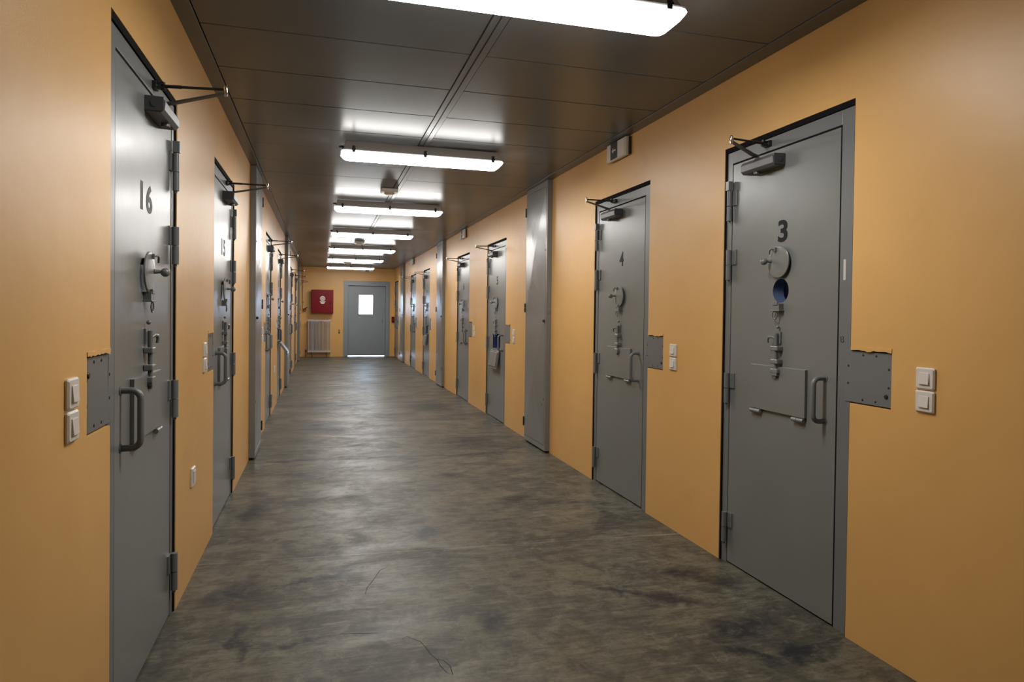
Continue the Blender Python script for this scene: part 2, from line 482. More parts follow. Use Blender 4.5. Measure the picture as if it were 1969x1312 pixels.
DIG = {}
def digits(txt, sd, h=.104, cw=.068):
    key = (txt, sd)
    if key in DIG: return DIG[key]
    cu = bpy.data.curves.new('digits', 'FONT'); cu.body = txt; cu.size = .14; cu.offset = .0042; cu.space_character = 1.15
    cu.extrude = .0004
    ob = bpy.data.objects.new('digits', cu); COL.objects.link(ob)
    dg = bpy.context.evaluated_depsgraph_get()
    me = bpy.data.meshes.new_from_object(ob.evaluated_get(dg))
    bpy.data.objects.remove(ob); bpy.data.curves.remove(cu)
    xs = [v.co.x for v in me.vertices]; ys = [v.co.y for v in me.vertices]
    x0, x1, y0, y1 = min(xs), max(xs), min(ys), max(ys)
    W = cw*len(txt)+(.030 if len(txt) > 1 else 0)
    if txt == '1': W = .03
    for v in me.vertices:
        u = ((v.co.x-x0)/(x1-x0)-.5)*W; z = ((v.co.y-y0)/(y1-y0)-.5)*h; n = v.co.z
        v.co = (sd*(n+.0005), u*sd, z)
    bm = bmesh.new(); bm.from_mesh(me); bmesh.ops.recalc_face_normals(bm, faces=bm.faces); bm.to_mesh(me); bm.free()
    me.materials.clear(); me.materials.append(M['black'])
    me.name = 'door_number'; DIG[key] = me
    return me

def arc(c, r, a0, a1, n=6, plane='nz'):
    out = []
    for k in range(n+1):
        t = a0+(a1-a0)*k/n
        out.append((c[0], c[1]+r*math.cos(t), c[2]+r*math.sin(t)))
    return out

def flap_T(sd, phi):
    A, Z = -.001, .846
    def f(p):   # p = (along, thickness, height over the hinge)
        s, m, t = p
        return Vector((sd*(A+t*math.sin(phi)+m*math.cos(phi)), s, Z+t*math.cos(phi)-m*math.sin(phi)))
    return f

def cell_door(d):
    sd, w, var = d['sd'], d['w'], d.get('var', '')
    x0 = XR if sd < 0 else XL
    num = d['num']
    # --- fixed frame with its lock box: part of the building
    fr = thing('trim_%d' % (4+DOORS.index(d)), (x0, d['y'], 0), d['flabel'], 'door frame', 'steel door frames', 'structure')
    def frame():
        mb = MB(S(sd)); a, b, ft = .006, w-.011, 2.160
        FF, FB = -.010, -.135
        mb.box((a, FB, 0), (.079, FF, ft)); mb.box((w-.057, FB, 0), (b, FF, ft)); mb.box((.079, FB, 2.099), (w-.057, FF, ft))
        mb.box((.079, FB, 0), (.105, LB-.004, 2.099)); mb.box((w-.083, FB, 0), (w-.057, LB-.004, 2.099)); mb.box((.105, FB, 2.06), (w-.083, LB-.004, 2.099))
        return mb
    put('jamb', cached(('frame', sd, w), frame, 'jamb'), M['frame'], fr, .0015)
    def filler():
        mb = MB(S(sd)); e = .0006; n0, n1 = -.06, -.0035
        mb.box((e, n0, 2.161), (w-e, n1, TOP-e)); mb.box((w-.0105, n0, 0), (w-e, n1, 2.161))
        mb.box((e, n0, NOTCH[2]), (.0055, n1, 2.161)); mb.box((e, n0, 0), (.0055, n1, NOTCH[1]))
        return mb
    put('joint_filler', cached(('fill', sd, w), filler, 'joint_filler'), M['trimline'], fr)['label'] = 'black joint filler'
    def gap_shade():  # black strip added to paint the deep shade between leaf and frame
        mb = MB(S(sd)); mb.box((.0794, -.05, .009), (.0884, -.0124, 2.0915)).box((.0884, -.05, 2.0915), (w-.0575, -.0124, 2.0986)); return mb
    put('gap_shade_strip', cached(('gap_shade', sd, w), gap_shade, 'gap_shade_strip'), M['trimline'], fr)['label'] = 'black strip painting the shade in the door gap'
    def lock_box():
        mb = MB(S(sd)); mb.box((-.200, -.09, .960), (.004, -.006, 1.166)); mb.box((.004, -.0098, .960), (.032, -.006, 1.166)); return mb
    lp = put('lock_cover', cached(('lock', sd), lock_box, 'lock_cover'), M['frame'], fr, .001)
    pts = []
    for t in (-.187, -.125, -.06, .017):
        pts += [(t, 1.152), (t, .974)]
    for z in (1.105, 1.035): pts += [(-.187, z), (.017, z)]
    for (s, z) in pts:
        faint = (s in (-.187, .017)) and z in (1.152, .974)
        sm = cached(('screw', sd), lambda: MB(S(sd)).tube([(0, -.0065, 0), (0, -.0052, 0), (0, -.0045, 0)], [.0048, .0048, .0025], 12), 'screw')
        sc_o = bpy.data.objects.new('screw', sm if not faint else cached(('screwf', sd), lambda: MB(S(sd)).tube([(0, -.0065, 0), (0, -.0056, 0)], [.0045, .0040], 12), 'screw'))
        if not sc_o.data.materials: sc_o.data.materials.append(M['frame'] if faint else M['hole'])
        COL.objects.link(sc_o); sc_o.parent = lp; sc_o.location = (0, s, z)
    kz = 1.118 if num == '16' else 1.000
    make('keyhole', MB(S(sd)).tube([(-.176, -.006, kz), (-.176, -.002, kz)], [.0095, .007], 14), M['dark'], lp)['label'] = 'dark keyhole rosette'
    if num == '3':
        mb = MB(S(sd)); mb.box((.045, -.0102, 1.455), (.0585, -.0092, 1.540))
        make('tape_strip', mb, M['tape'], fr)['label'] = 'strip of white tape'
        mb = MB(S(sd)); q = -.0095
        mb.tube([(.066, q, 1.222), (.064, q, 1.198)], .0012, 6)
        mb.tube([(.058, q, 1.222), (.052, q, 1.221), (.051, q, 1.215), (.056, q, 1.211), (.050, q, 1.207), (.050, q, 1.200), (.058, q, 1.198)], .0012, 6)
        make('pen_mark', mb, M['black'], fr)['label'] = 'small handwritten 13 in black'
    # --- the swinging leaf and all that is fixed to it
    t = thing('cell_door', (x0, d['y'], 0), d['label'], 'door', 'cell doors along the corridor', 'thing')
    lf = put('leaf', cached(('leaf', sd, w, var), lambda: leaf_mb(sd, w, var), 'leaf'), M['door'], t, .0015 if not var else 0)
    if var == 'spy':
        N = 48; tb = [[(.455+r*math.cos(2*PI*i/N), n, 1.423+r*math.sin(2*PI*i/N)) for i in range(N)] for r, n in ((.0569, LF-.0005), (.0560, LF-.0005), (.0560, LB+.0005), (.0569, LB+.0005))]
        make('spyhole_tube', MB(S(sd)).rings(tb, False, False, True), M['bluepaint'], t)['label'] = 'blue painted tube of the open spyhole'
    if var in ('hatch', 'tilt'):
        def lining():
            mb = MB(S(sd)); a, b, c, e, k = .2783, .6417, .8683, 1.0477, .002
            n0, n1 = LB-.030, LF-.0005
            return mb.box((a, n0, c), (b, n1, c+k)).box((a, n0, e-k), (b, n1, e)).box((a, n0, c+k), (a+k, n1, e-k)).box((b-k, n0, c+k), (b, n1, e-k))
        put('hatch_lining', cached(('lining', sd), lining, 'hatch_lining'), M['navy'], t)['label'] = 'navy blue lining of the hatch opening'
    o = put('door_number', digits(num, sd), M['black'], t); o.location = (sd*LF, .447 if len(num) == 1 else .475, 1.702)
    # hinges
    hs = w-.0595
    def hinge(tall):
        mb = MB(S(sd)); r = .0135
        for a, b in ((0, .076), (.079, .156)): mb.cyl((0, 0, a), (0, 0, b), r, 18)
        mb.box((-.045, -.021, .079), (0, -.0125, .156))
        if tall:
            mb.box((-.013, -.012, .160), (.013, .016, .206))
        mb.cyl((0, 0, -.010), (0, 0, 0), .006, 10)
        return mb
    for z, tall in ((1.798, 1), (1.490, 0), (.846, 0), (.113, 0)):
        h = put('hinge', cached(('hinge', sd, tall), lambda: hinge(tall), 'hinge'), M['frame'], t, 0); h.location = (sd*.0075, hs, z)
    # pull handle
    def handle():
        R = .028; n1 = .046; za, zb = .856, 1.040
        p = [(.155, LF, zb)] + arc((.155, n1-R, zb-R), R, PI/2, 0) + arc((.155, n1-R, za+R), R, 0, -PI/2) + [(.155, LF, za)]
        mb = MB(S(sd)); mb.tube(p, .0105, 14)
        for z in (za, zb): mb.cyl((.155, LF, z), (.155, LF+.003, z), .016, 16)
        return mb
    put('pull_handle', cached(('handle', sd), handle, 'pull_handle'), M['frame'], t)
    # spyhole cover
    cz = 1.557 if var == 'spy' else 1.432
    def cover():
        mb = MB(S(sd)); c = .455; N = 40
        prof = [(.072, -.0005), (.075, .001), (.075, .0050), (.073, .0068), (.05, .0085), (.02, .0092)]
        mb.loft([[(c+r*math.cos(2*PI*i/N), n, r*math.sin(2*PI*i/N)) for i in range(N)] for r, n in prof], False)
        mb.cyl((c, LF, .04), (c, .0005, .04), .012, 14)
        return mb
    cv = put('spyhole_cover', cached(('cover', sd), cover, 'spyhole_cover'), M['door'], t); cv.location = (0, 0, cz)
    def knob():
        mb = MB(S(sd)); mb.tube([(.502, .009, .006), (.506, .024, .006), (.507, .033, .005)], [.009, .0065, .006], 12); mb.ball((.508, .044, .004), .0165)
        return mb
    put('knob', cached(('knob', sd), knob, 'knob'), M['door'], cv)
    def pivot():
        mb = MB(S(sd)); mb.box((.462, .009, .050), (.482, .018, .068))
        mb.tube([(.472, .014, .060), (.480, .026, .062), (.492, .026, .056), (.497, .024, .038)], .0045, 10)
        return mb
    put('pivot_hook', cached(('pivot', sd), pivot, 'pivot_hook'), M['door'], cv)
    def latch():
        mb = MB(S(sd)); mb.box((.432, LF, 1.329), (.482, .014, 1.362)); mb.box((.426, LF, 1.326), (.488, .018, 1.332)); mb.box((.440, .010, 1.355), (.474, .018, 1.372))
        return mb
    la = put('cover_latch', cached(('latch', sd), latch, 'cover_latch'), M['frame'], t, .0012)
    put('pull_ring', cached(('ring', sd), lambda: MB(S(sd)).ring((.468, .010, 1.307), .0175, .0028), 'pull_ring'), M['frame'], la)
    # sliding bolt
    def rod():
        mb = MB(S(sd)); mb.cyl((.458, .006, 1.012), (.458, .006, 1.222), .0085, 14)
        mb.box((.440, LF, 1.175), (.476, -.004, 1.230)); mb.ball((.452, .002, 1.252), .008)
        return mb
    bo = put('bolt', cached(('rod', sd), rod, 'bolt'), M['frame'], t)
    put('bolt_lever', cached(('lever', sd), lambda: MB(S(sd)).tube([(.458, .008, 1.196), (.470, .018, 1.206), (.492, .022, 1.204), (.500, .022, 1.190), (.500, .020, 1.176)], .0062, 10), 'bolt_lever'), M['door'], bo)
    for z in (1.152, 1.090, 1.046):
        g = put('bolt_guide', cached(('guide', sd), lambda: MB(S(sd)).box((-.027, LF, -.011), (.027, .0195, .011)), 'bolt_guide'), M['door'], bo, .004); g.location = (0, .458, z)
    # food hatch
    phi = {'hatch': PI-.16, 'tilt': PI-.62}.get(var, 0)
    def flap():
        mb = MB(flap_T(sd, phi)); mb.box((.262, -.0107, .004), (.656, .003, .220))
        if phi:
            mb.box((.284, -.023, .026), (.634, -.0107, .196))
        return mb
    fl = put('food_hatch', cached(('flap', sd, var if phi else ''), flap, 'food_hatch'), M['door'], t, .0012)
    for s in (.305, .612):
        hh = put('hatch_hinge', cached(('hh', sd), lambda: MB(S(sd)).cyl((-.038, .0005, 0), (.006, .0005, 0), .0095, 14).cyl((.0075, .0005, 0), (.038, .0005, 0), .0095, 14), 'hatch_hinge'), M['door'], fl)
        hh.location = (0, s, .838)
    if not phi:
        put('hatch_keep', cached(('keep', sd), lambda: MB(S(sd)).box((.436, .0025, 1.024), (.484, .018, 1.047)).box((.450, .0025, 1.014), (.470, .012, 1.024)), 'hatch_keep'), M['door'], fl, .001)
    if num == '9': return t      # this one shows no closer
    # overhead closer
    def closer():
        mb = MB(S(sd)); sec = lambda s: [(s, LF, 2.006), (s, .040, 2.004), (s, .054, 2.016), (s, .056, 2.046), (s, .044, 2.062), (s, LF, 2.064)]
        mb.loft([sec(.440), sec(.690)]); mb.cyl((.600, .024, 2.063), (.600, .024, 2.074), .013, 16)
        mb.cyl((.600, .024, 1.992), (.600, .024, 2.006), .016, 16)
        return mb
    cl = put('door_closer', cached(('closer', sd), closer, 'door_closer'), M['metal'], t, .002)
    put('closer_cap', cached(('ccap', sd), lambda: MB(S(sd)).box((.4365, LF+.001, 2.010), (.440, .050, 2.060)).cyl((.4365, .022, 2.036), (.4345, .022, 2.036), .013, 18), 'closer_cap'), M['cap'], cl)
    tip = (.475, .252, 2.112)
    def arm():
        mb = MB(S(sd)); a, b = Vector((.600, .024, 2.080)), Vector(tip)+Vector((0, 0, -.008))
        k = Vector((.592, .060, 2.086)); sd_ = (b-k).cross(Vector((0, 0, 1))).normalized()*.0085; u = Vector((0, 0, .004))
        q = lambda c, f: [c+sd_*f+u, c-sd_*f+u, c-sd_*f-u, c+sd_*f-u]
        mb.loft([q(a, 1.5), q(k, 1.3), q(k.lerp(b, .5), 1), q(b, .9)])
        return mb
    put('closer_arm', cached(('arm', sd), arm, 'closer_arm'), M['metal'], cl, .001)
    def rodarm():
        mb = MB(S(sd)); br = Vector((.555, .022, 2.133)); tp = Vector(tip)+Vector((0, 0, .006))
        mb.tube([br, br.lerp(tp, .3), br.lerp(tp, .31), tp], [.0065, .0065, .0050, .0050], 12)
        mb.box((.535, -.0095, 2.120), (.585, .004, 2.146)); mb.box((.545, .004, 2.122), (.568, .030, 2.130)); mb.box((.545, .004, 2.137), (.568, .030, 2.144)); mb.cyl((.556, .024, 2.118), (.556, .024, 2.148), .008, 14)
        return mb
    put('closer_rod', cached(('carm', sd), rodarm, 'closer_rod'), M['dark'], cl)
    put('elbow_joint', cached(('elb', sd), lambda: MB(S(sd)).tube([(tip[0], tip[1], tip[2]-.018), (tip[0], tip[1], tip[2]-.004), (tip[0], tip[1], tip[2]+.012), (tip[0], tip[1], tip[2]+.02)], [.0060, .0080, .0080, .005], 16), 'elbow_joint'), M['chrome'], cl)['label'] = 'bright chrome joint'
    return t

FL = {'3': 'grey steel frame with a lock box around the door with the 3', '4': 'grey steel frame with a lock box around the door with the 4',
      '5': 'grey steel frame around the door with the 5', '6': 'grey steel frame around the first closed door past the 5',
      '7': 'grey steel frame around the distant right door with a hanging flap', '8': 'grey steel frame around the door before the third right cabinet',
      '9': 'grey steel frame around the last right door at the end wall', '16': 'grey steel frame with a lock box around the door with the 16',
      '15': 'grey steel frame around the second door on the left wall', '14': 'grey steel frame around the left door past the front tall cabinet',
      '13': 'grey steel frame around the left door with the tilted pale flap', '12': 'grey steel frame around the left door past the middle cabinet',
      '11': 'grey steel frame around the left door before the farthest cabinet', '10': 'grey steel frame around the hidden last left door'}
for d in DOORS:
    d['flabel'] = FL[d['num']]
    cell_door(d)

# ------------------------------------------------------------------ tall duct cabinets
def duct_cabinet(sd, y, wd, label):
    x0 = XR if sd < 0 else XL
    t = thing('duct_cabinet', (x0, y, 0), label, 'cabinet', 'tall duct cabinets between the cell doors')
    zb, zt, dp = .018, 2.5495, .050
    def body():
        mb = MB(S(sd)); f = .022
        mb.box((0, .0006, zb), (f, dp, zt)); mb.box((wd-f, .0006, zb), (wd, dp, zt)); mb.box((f, .0006, zt-.05), (wd-f, dp, zt)); mb.box((f, .0006, zb), (wd-f, dp, zb+.045))
        mb.box((f, .0006, zb+.045), (wd-f, .012, zt-.05))
        return mb
    put('casing', cached(('cas', sd, wd), body, 'casing'), M['duct'], t, .0015)
    a, b, c, e = .0310, wd-.008, zb+.050, zt-.055
    def leaf():
        mb = MB(S(sd)); zs = [c+.02, c+(e-c)*.25, c+(e-c)*.5, c+(e-c)*.75, e-.02]
        mb.box((a, .028, c), (b, .0505, e)); m0, m1 = a+.012, b-.012
        for z0, z1 in ((zs[0], zs[2]), (zs[2], zs[4])):     # cross-broken sheet: shallow pyramids
            zm = (z0+z1)/2; sm = (m0+m1)/2
            mb.add([(m0, .0507, z0), (m1, .0507, z0), (m1, .0507, z1), (m0, .0507, z1), (sm, .0660, zm)], [(0, 1, 4), (1, 2, 4), (2, 3, 4), (3, 0, 4), (3, 2, 1, 0)])
        return mb
    lf = put('cabinet_door', cached(('cdoor', sd, wd), leaf, 'cabinet_door'), M['duct'], t)
    def lat():
        mb = MB(S(sd)); mb.tube([(.046, .05, 1.235), (.046, .064, 1.235), (.046, .07, 1.235)], [.012, .012, .008], 16); mb.box((.018, .064, 1.229), (.050, .072, 1.241)); return mb
    put('latch', cached(('clat', sd), lat, 'latch'), M['dark'], lf)
    for z in (.50, 1.90):
        k = put('keyhole', cached(('ckey', sd), lambda: MB(S(sd)).tube([(.042, .05, 0), (.042, .0535, 0)], [.008, .006], 12), 'keyhole'), M['dark'], lf); k.location = (0, 0, z)
    for z in (.20, 1.36, 2.33):
        h = put('hinge', cached(('chin', sd), lambda: MB(S(sd)).cyl((0, 0, -.045), (0, 0, 0), .0105, 14).cyl((0, 0, .002), (0, 0, .045), .0105, 14), 'hinge'), M['dark'], t)
        h.location = (sd*.052, wd+.008, z)
    for s in (.05, wd-.05):
        put('foot', cached(('cfoot', sd, s), lambda: MB(S(sd)).box((s-.02, .004, 0), (s+.02, .03, zb)), 'foot'), M['black'], t)
    return t
duct_cabinet(-1, 5.945, .660, 'full height grey steel cabinet on the right wall between doors 4 and 5')
duct_cabinet(-1, 11.58, .600, 'second full height grey cabinet along the right wall, past door 5')
duct_cabinet(-1, 17.45, .640, 'third full height grey cabinet on the right wall, bright from the end window')
duct_cabinet(1, 6.215, .620, 'full height grey steel cabinet first along the left wall')
duct_cabinet(1, 11.98, .780, 'full height grey cabinet midway along the left wall, behind the tilted flap')
duct_cabinet(1, 18.15, .640, 'farthest full height grey cabinet on the left wall, near the radiator')

# ------------------------------------------------------------------ light switches and sockets
def light_switch(sd, y, z, label, g):
    x0 = XR if sd < 0 else XL
    t = thing('light_switch', (x0, y, z), label, 'light switch', g)
    def plate():
        mb = MB(S(sd)); r = lambda h, n: [(-h+.004, n, -h), (h-.004, n, -h), (h, n, -h+.004), (h, n, h-.004), (h-.004, n, h), (-h+.004, n, h), (-h, n, h-.004), (-h, n, -h+.004)]
        return mb.loft([r(.0385, .0003), r(.0385, .006), r(.034, .0105)])
    put('plate', cached(('plate', sd), plate, 'plate'), M['white'], t)
    def rocker():
        mb = MB(S(sd)); h = .0205
        mb.add([(-h, .0107, -h), (h, .0107, -h), (h, .0107, h), (-h, .0107, h), (-h, .0165, -h), (h, .0165, -h), (h, .0125, h), (-h, .0125, h)], [(0, 1, 2, 3), (4, 5, 6, 7), (0, 1, 5, 4), (1, 2, 6, 5), (2, 3, 7, 6), (3, 0, 4, 7)])
        return mb
    put('rocker', cached(('rock', sd), rocker, 'rocker'), M['white'], t, .0012)
    return t
SW = [(-1, 1.890, 'beside the door with the 3'), (-1, 3.668, 'beside the door with the 4'), (-1, 7.190, 'beside the door with the 5'), (-1, 9.215, 'just past the door with the 5'),
      (-1, 12.97, 'by the far right door with a flap'), (-1, 15.02, 'by the right door before the third cabinet'),
      (1, 1.905, 'beside the door with the 16'), (1, 3.885, 'between the two front doors of the left wall'), (1, 7.48, 'past the front tall cabinet on the left wall'), (1, 9.78, 'before the left door with the tilted flap')]
for sd, y, wh in SW:
    off = 0
    light_switch(sd, y, 1.088+off*4, 'upper white light switch of the pair '+wh, 'light switches beside the cell doors')
    light_switch(sd, y, 1.006, 'lower white light switch of the pair '+wh, 'light switches beside the cell doors')
def socket(sd, y, z, label):
    x0 = XR if sd < 0 else XL
    t = thing('wall_socket', (x0, y, z), label, 'socket', 'white wall sockets')
    put('plate', cached(('splate', sd), lambda: MB(S(sd)).loft([[(a*h, n, b*k) for a, b in ((-1, -1), (1, -1), (1, 1), (-1, 1))] for h, k, n in ((.04, .045, .0003), (.04, .045, .006), (.036, .041, .011))]), 'plate'), M['white'], t, .001)
    put('cover', cached(('scov', sd), lambda: MB(S(sd)).box((-.026, .0112, -.026), (.026, .015, .030)), 'cover'), M['white'], t, .002)
socket(1, 3.555, .490, 'white wall socket low down between the two front doors of the left wall')
socket(1, 9.42, .525, 'small white wall socket low down before the left door with the tilted flap')

# ------------------------------------------------------------------ fluorescent lights
def rrect(hx, hy, r, z, n=5):
    out = []
    for cx, cy, a in ((hx-r, hy-r, 0), (-hx+r, hy-r, PI/2), (-hx+r, -hy+r, PI), (hx-r, -hy+r, 3*PI/2)):
        for k in range(n+1):
            t = a+PI/2*k/n; out.append((cx+r*math.cos(t), cy+r*math.sin(t), z))
    return out
def fluorescent(y, label):
    t = thing('fluorescent_light', (.735, y, H), label, 'ceiling light', 'fluorescent ceiling lights')
    ho = put('housing', cached(('hou',), lambda: MB().loft([rrect(.565, .040, .012, -.006), rrect(.575, .046, .014, -.006), rrect(.592, .088, .02, -.074), rrect(.603, .100, .025, -.0765), rrect(.603, .100, .025, -.085)]), 'housing'), M['housing'], t)
    for sgn in (-1, 1):
        put('mounting_clip', cached(('mcl', sgn), lambda: MB().box((sgn*.35-.02, -.03, -.0065), (sgn*.35+.02, .03, .0)), 'mounting_clip'), M['chrome'], t)
    put('diffuser', cached(('dif',), lambda: MB().loft([rrect(.605, .1025, .03, -.0855), rrect(.607, .1045, .03, -.092), rrect(.603, .100, .03, -.099), rrect(.590, .086, .03, -.116), rrect(.575, .074, .03, -.126), rrect(.555, .055, .025, -.1295)]), 'diffuser'), M['lamp'], t)
    def clip():
        mb = MB(); mb.box((-.011, -.006, -.098), (.011, 0, -.052)); mb.box((-.014, -.010, -.084), (.014, -.004, -.072)); mb.box((-.008, -.009, -.10), (.008, .0, -.097)); return mb
    for k, px in enumerate((-.52, 0, .52)):
        c = put('clip', cached(('clip',), clip, 'clip'), M['dark'], t, .001); c.location = (px, -.104, 0)
        c = put('clip', cached(('clip',), clip, 'clip'), M['dark'], t, .001); c.location = (px, .104, 0); c.rotation_euler = (0, 0, PI)
    put('cable_gland', cached(('gland',), lambda: MB().tube([(-.585, 0, -.045), (-.612, 0, -.045), (-.612, 0, -.045), (-.622, 0, -.045)], [.012, .012, .008, .008], 14), 'cable_gland'), M['dark'], t)
    return t
fluorescent(2.412, 'long lit fluorescent light cut by the top of the view')
NTH = ['largest whole lit fluorescent light below the frame-cut one', 'third lit fluorescent light, just past the first smoke detector', 'fourth lit fluorescent light along the ceiling', 'fifth lit fluorescent light along the ceiling, past the second detector', 'sixth lit fluorescent light along the ceiling', 'farthest lit fluorescent light, above the end door']
for y, lab in zip((5.135, 7.84, 10.45, 13.06, 15.63, 18.45), NTH): fluorescent(y, lab)

def detector(x, y, label):
    t = thing('smoke_detector', (x, y, H), label, 'smoke detector', 'ceiling smoke detectors')
    put('base', cached(('dbase',), lambda: MB().loft([rrect(.085, .08, .012, -.006), rrect(.085, .08, .012, -.034), rrect(.078, .073, .012, -.040)]), 'base'), M['housing'], t)
    put('sensor_head', cached(('dhead',), lambda: MB().tube([(0, 0, -.040), (0, 0, -.052), (0, 0, -.060)], [.050, .050, .036], 28), 'sensor_head'), M['white'], t)
    put('mount', cached(('dmount',), lambda: MB().box((-.06, -.05, -.0065), (.06, .05, 0)), 'mount'), M['housing'], t)
detector(.655, 6.98, 'pale box smoke detector on the ceiling between the second and third lights')
detector(.640, 12.35, 'small pale smoke detector on the ceiling before the fifth light')
detector(.620, 17.6, 'tiny pale smoke detector on the ceiling before the farthest light')

# ------------------------------------------------------------------ exit signs
def arrow(T, dep):
    mb = MB(T); mb.box((-.030, dep, -.005), (.012, dep+.0008, .005))
    mb.add([(.010, dep, -.020), (.010, dep, .020), (.034, dep, 0), (.010, dep+.0008, -.020), (.010, dep+.0008, .020), (.034, dep+.0008, 0)], [(0, 1, 2), (3, 5, 4), (0, 3, 4, 1), (1, 4, 5, 2), (2, 5, 3, 0)])
    return mb
def exit_sign(y, label):
    t = thing('exit_sign', (XR, y, 2.482), label, 'exit sign', 'direction signs high on the right wall')
    make('back_plate', MB(S(-1)).box((-.165, .0004, -.060), (.150, .016, .060)), M['dark'], t, .002)
    make('sign_case', MB(S(-1)).loft([[(-.155, .016, -.068), (.160, .016, -.068), (.160, .016, .062), (-.155, .016, .062)], [(-.155, .034, -.068), (.160, .034, -.068), (.160, .034, .062), (-.155, .034, .062)], [(-.135, .044, -.060), (.155, .044, -.060), (.155, .044, .056), (-.135, .044, .056)]]), M['white'], t, .002)
    pn = make('dark_panel', MB(S(-1)).box((-.028, .0442, -.060), (.088, .0452, .056)), M['green'], t)
    make('arrow', arrow(lambda p: S(-1)((p[0]+.030, p[1], p[2])), .0453), M['white'], pn)['label'] = 'white arrow'
exit_sign(4.46, 'white exit sign with a dark arrow panel, high above the door with the 4')
exit_sign(9.95, 'small exit sign high above the first closed door past the 5')
exit_sign(15.8, 'tiny exit sign high above the right door before the third cabinet')

# ------------------------------------------------------------------ end wall: door, hose box, radiator and fittings
ef = thing('trim_18', (1.257, YE, 0), 'blue-grey steel frame around the door in the end wall', 'door frame', kind='structure')
mb = MB()
X0, X1, ZT = .605-1.257, 1.908-1.257, 2.188
I0, I1, IZ = .722-1.257, 1.797-1.257, 2.055
for a, b, z0, z1 in ((X0, I0, 0, ZT), (I1, X1, 0, ZT), (I0, I1, IZ, ZT)):
    mb.box((a, -.022, z0), (b, -.001, z1))
for a, b, z0, z1 in ((EX0-1.257+.003, I0, 0, EZ-.003), (I1, EX1-1.257-.003, 0, EZ-.003), (I0, I1, IZ, EZ-.003)):
    mb.box((a, -.001, z0), (b, .16, z1))
mb.box((I0, .112, 0), (I0+.02, .16, IZ)); mb.box((I1-.02, .112, 0), (I1, .16, IZ)); mb.box((I0+.02, .112, IZ-.02), (I1-.02, .16, IZ))
make('jamb', mb, M['enddoor'], ef, .003)

ed = thing('corridor_door', (1.257, YE+.08, 0), 'blue-grey steel door with a bright window in the end wall', 'door')
g = .004; W0, W1, Z0, Z1 = 1.028-1.257, 1.447-1.257, 1.222, 1.795
mb = MB(); a, b, zb, zt = I0+g, I1-g, .024, IZ-g
for p0, p1, q0, q1 in ((a, W0, zb, zt), (W1, b, zb, zt), (W0, W1, zb, Z0), (W0, W1, Z1, zt)): mb.box((p0, -.02, q0), (p1, .028, q1))
make('leaf', mb, M['enddoor'], ed)
wf = MB()
for p0, p1, q0, q1 in ((W0-.02, W0+.012, Z0-.02, Z1+.02), (W1-.012, W1+.02, Z0-.02, Z1+.02), (W0+.012, W1-.012, Z0-.02, Z0+.012), (W0+.012, W1-.012, Z1-.012, Z1+.02)): wf.box((p0, -.027, q0), (p1, -.0203, q1))
bd = make('window_bead', wf, M['enddoor'], ed, .001)
make('pane', MB().box((W0+.001, -.002, Z0+.001), (W1-.001, .004, Z1-.001)), M['glass'], bd)
make('pull_handle', MB().tube([(b-.09, -.02, 1.0), (b-.09, -.05, 1.0), (b-.09, -.055, 1.005), (b-.09, -.055, 1.095), (b-.09, -.05, 1.1), (b-.09, -.02, 1.1)], .007, 10), M['enddoor'], ed)
for z in (.3, 1.7): make('hinge', MB().cyl((a+.002, -.026, z), (a+.002, -.026, z+.11), .009, 12), M['enddoor'], ed)

# red hose box
rb = thing('fire_hose_cabinet', (.020, YE, 1.24), 'red metal fire hose cabinet on the end wall above the radiator', 'fire hose cabinet')
make('case', MB().box((-.298, -.19, 0), (.298, -.0005, .668)), M['red'], rb, .004)
fd = make('cabinet_door', MB().box((-.294, -.207, .004), (.294, -.1902, .664)), M['red'], rb, .004)
mb = MB(); N = 40
mb.loft([[(.004+r*math.cos(2*PI*i/N), n, .420+r*math.sin(2*PI*i/N)) for i in range(N)] for r, n in ((.070, -.2073), (.070, -.2079))])
dk = make('hose_emblem', mb, M['white'], fd); dk['label'] = 'white round hose emblem'
sp = [(.004+(.012+.044*k/60)*math.cos(k*.33), -.2086, .420+(.012+.044*k/60)*math.sin(k*.33)) for k in range(61)]
make('spiral', MB().tube(sp, .0028, 6), M['red'], dk)
make('emblem_text', MB().box((-.075, -.2079, .326), (.083, -.2073, .345)).loft([[(-.062, n, .318), (.070, n, .318), (.056, n, .286), (.030, n, .268), (-.022, n, .268), (-.048, n, .286)] for n in (-.2073, -.2079)]), M['white'], fd)
make('lock', MB().tube([(.215, -.207, .30), (.215, -.215, .30)], [.016, .013], 16).box((.205, -.222, .26), (.225, -.215, .33)), M['black'], fd)
for z in (.12, .52): make('hinge', MB().cyl((-.296, -.202, z), (-.296, -.202, z+.07), .008, 12), M['red'], rb)

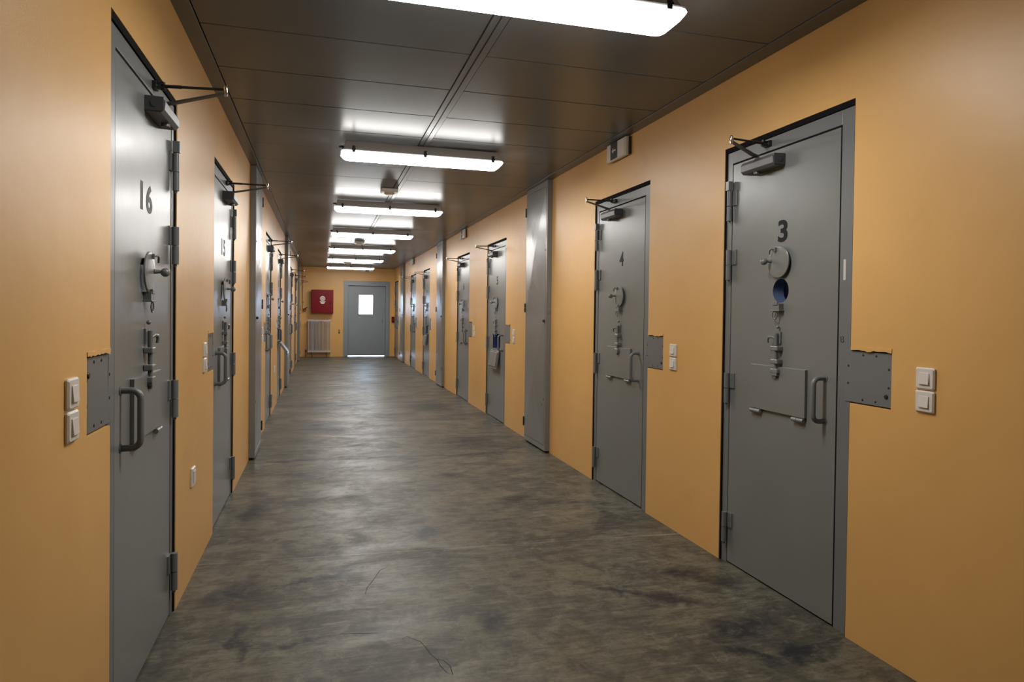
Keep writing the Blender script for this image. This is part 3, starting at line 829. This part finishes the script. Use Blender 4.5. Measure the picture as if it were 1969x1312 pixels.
# radiator of seventeen columns
ra = thing('radiator', (-.057, YE, 0), 'white column radiator on the end wall under the red hose cabinet', 'radiator')
z0, z1 = .142, 1.060
def section():
    mb = MB()
    for yy in (-.175, -.118, -.06): mb.tube([(0, yy, z0+.02), (0, yy, z1-.02)], .0078, 10)
    for z in (z0+.02, z1-.02):
        mb.tube([(0, -.040, z), (0, -.052, z), (0, -.178, z), (0, -.190, z)], [.012, .0185, .0185, .012], 12)
        mb.box((-.013, -.182, z-.030), (.013, -.050, z+.012) if z < .5 else (.013, -.050, z+.014))
        mb.tube([(-.0185, -.115, z), (.0185, -.115, z)], .016, 12)
    return mb
sm = section().mesh('section')
for k in range(17):
    o = put('section', sm, M['radiator'], ra); o.location = ((k-8)*.0372, 0, 0)
for x in (-.2, .2):
    make('wall_bracket', MB().box((x-.012, -.14, z1-.062), (x+.012, -.0015, z1-.048)), M['radiator'], ra)
    make('foot', MB().box((x-.015, -.175, 0), (x+.015, -.055, .008)).box((x-.008, -.125, .008), (x+.008, -.105, z0+.03)), M['darkred'], ra)
make('valve', MB().tube([(-.30, -.115, .170), (-.36, -.115, .170)], .013, 12).tube([(-.365, -.115, .150), (-.365, -.115, .200), (-.365, -.115, .215)], [.020, .022, .012], 14), M['darkred'], ra)['label'] = 'dark red valve'
make('supply_pipe', MB().tube([(-.365, -.115, .150), (-.365, -.115, .002)], .010, 12), M['brass'], ra)

# riser pipe with a red bell
pp = thing('riser_pipe', (-.505, YE-.03, 0), 'thin cream pipe running down the end wall beside the farthest cabinet', 'pipe')
make('pipe', MB().cyl((0, 0, 1.372), (0, 0, 2.553), .012, 14), M['cream'], pp)
for z in (1.55, 2.15): make('pipe_clip', MB().box((-.018, -.016, z-.01), (.018, .0297, z+.01)), M['brass'], pp, .001)
bl = thing('fire_valve', (-.462, YE, 1.335), 'small dark red valve with a pale knob below the cream pipe', 'valve')
make('body', MB().tube([(0, 0, 0), (0, -.05, 0), (0, -.075, 0)], [.045, .045, .03], 20).tube([(-.043, -.03, .02), (-.043, -.03, .0365)], [.014, .012], 10), M['darkred'], bl)
make('lever', MB().tube([(0, -.07, .02), (.03, -.085, .05), (.075, -.085, .075)], .012, 10), M['darkred'], bl)
make('knob', MB().ball((.005, -.085, -.012), .020), M['chrome'], bl)

cp = thing('fire_call_point', (2.012, YE, 1.08), 'small red fire call point by the right edge of the end wall', 'call point')
make('case', MB().box((-.040, -.055, -.085), (.040, -.0004, .085)), M['red'], cp, .006)
make('press_plate', MB().box((-.022, -.058, -.03), (.022, -.0552, .03)), M['darkred'], cp, .001)
sw = thing('wall_plate', (.487, YE, .720), 'small brown wall plate between the radiator and the end door', 'wall plate')
make('plate', MB().box((-.024, -.010, -.060), (.024, -.0004, .060)), M['brass'], sw, .003)
make('button', MB().cyl((0, -.010, .02), (0, -.015, .02), .010, 14), M['white'], sw)

es = thing('exit_lamp', (1.255, YE, 2.497), 'white emergency exit lamp with a dark middle above the end door', 'exit sign')
make('case', MB().box((-.175, -.075, -.045), (.175, -.0005, .045)), M['white'], es, .006)
make('dark_panel', MB().box((-.045, -.0765, -.042), (.045, -.0752, .042)), M['green'], es)
make('figure', MB().ball((.006, -.077, .020), .007, 10, 6, (1, .2, 1)).box((-.008, -.0776, -.018), (.008, -.0767, .012)).box((-.022, -.0776, -.030), (-.006, -.0767, -.016)).box((.006, -.0776, -.030), (.020, -.0767, -.016)), M['white'], es)
make('grey_end', MB().box((.060, -.0765, -.038), (.168, -.0752, .038)), M['housing'], es)

# ------------------------------------------------------------------ daylight and camera
wd = bpy.data.worlds.new('World'); sc.world = wd; wd.use_nodes = True
bg = wd.node_tree.nodes['Background']; bg.inputs[0].default_value = (.60, .76, 1.0, 1); bg.inputs[1].default_value = 14.0

cd = bpy.data.cameras.new('Camera'); cam = bpy.data.objects.new('Camera', cd); COL.objects.link(cam)
R = Vector((.9622544, -.27187589, .01224616)); U = Vector((-.00759062, .01816887, .99980612)); F = Vector((.27204568, .96216079, -.01541937))
m = Matrix((R, U, -F)).transposed().to_4x4(); m.translation = Vector((0, 0, 1.30))
cam.matrix_world = m
cd.sensor_width = 36; cd.lens = 36*1295.4335/1969; cd.shift_y = -(656-623.2153)/1969
cd.clip_start = .02; cd.clip_end = 200
sc.camera = cam
vs = sc.view_settings; sc.display_settings.display_device = 'sRGB'
vs.view_transform = 'Standard'; vs.look = 'None'; vs.gamma = 1; vs.use_curve_mapping = False; vs.exposure = 0.0
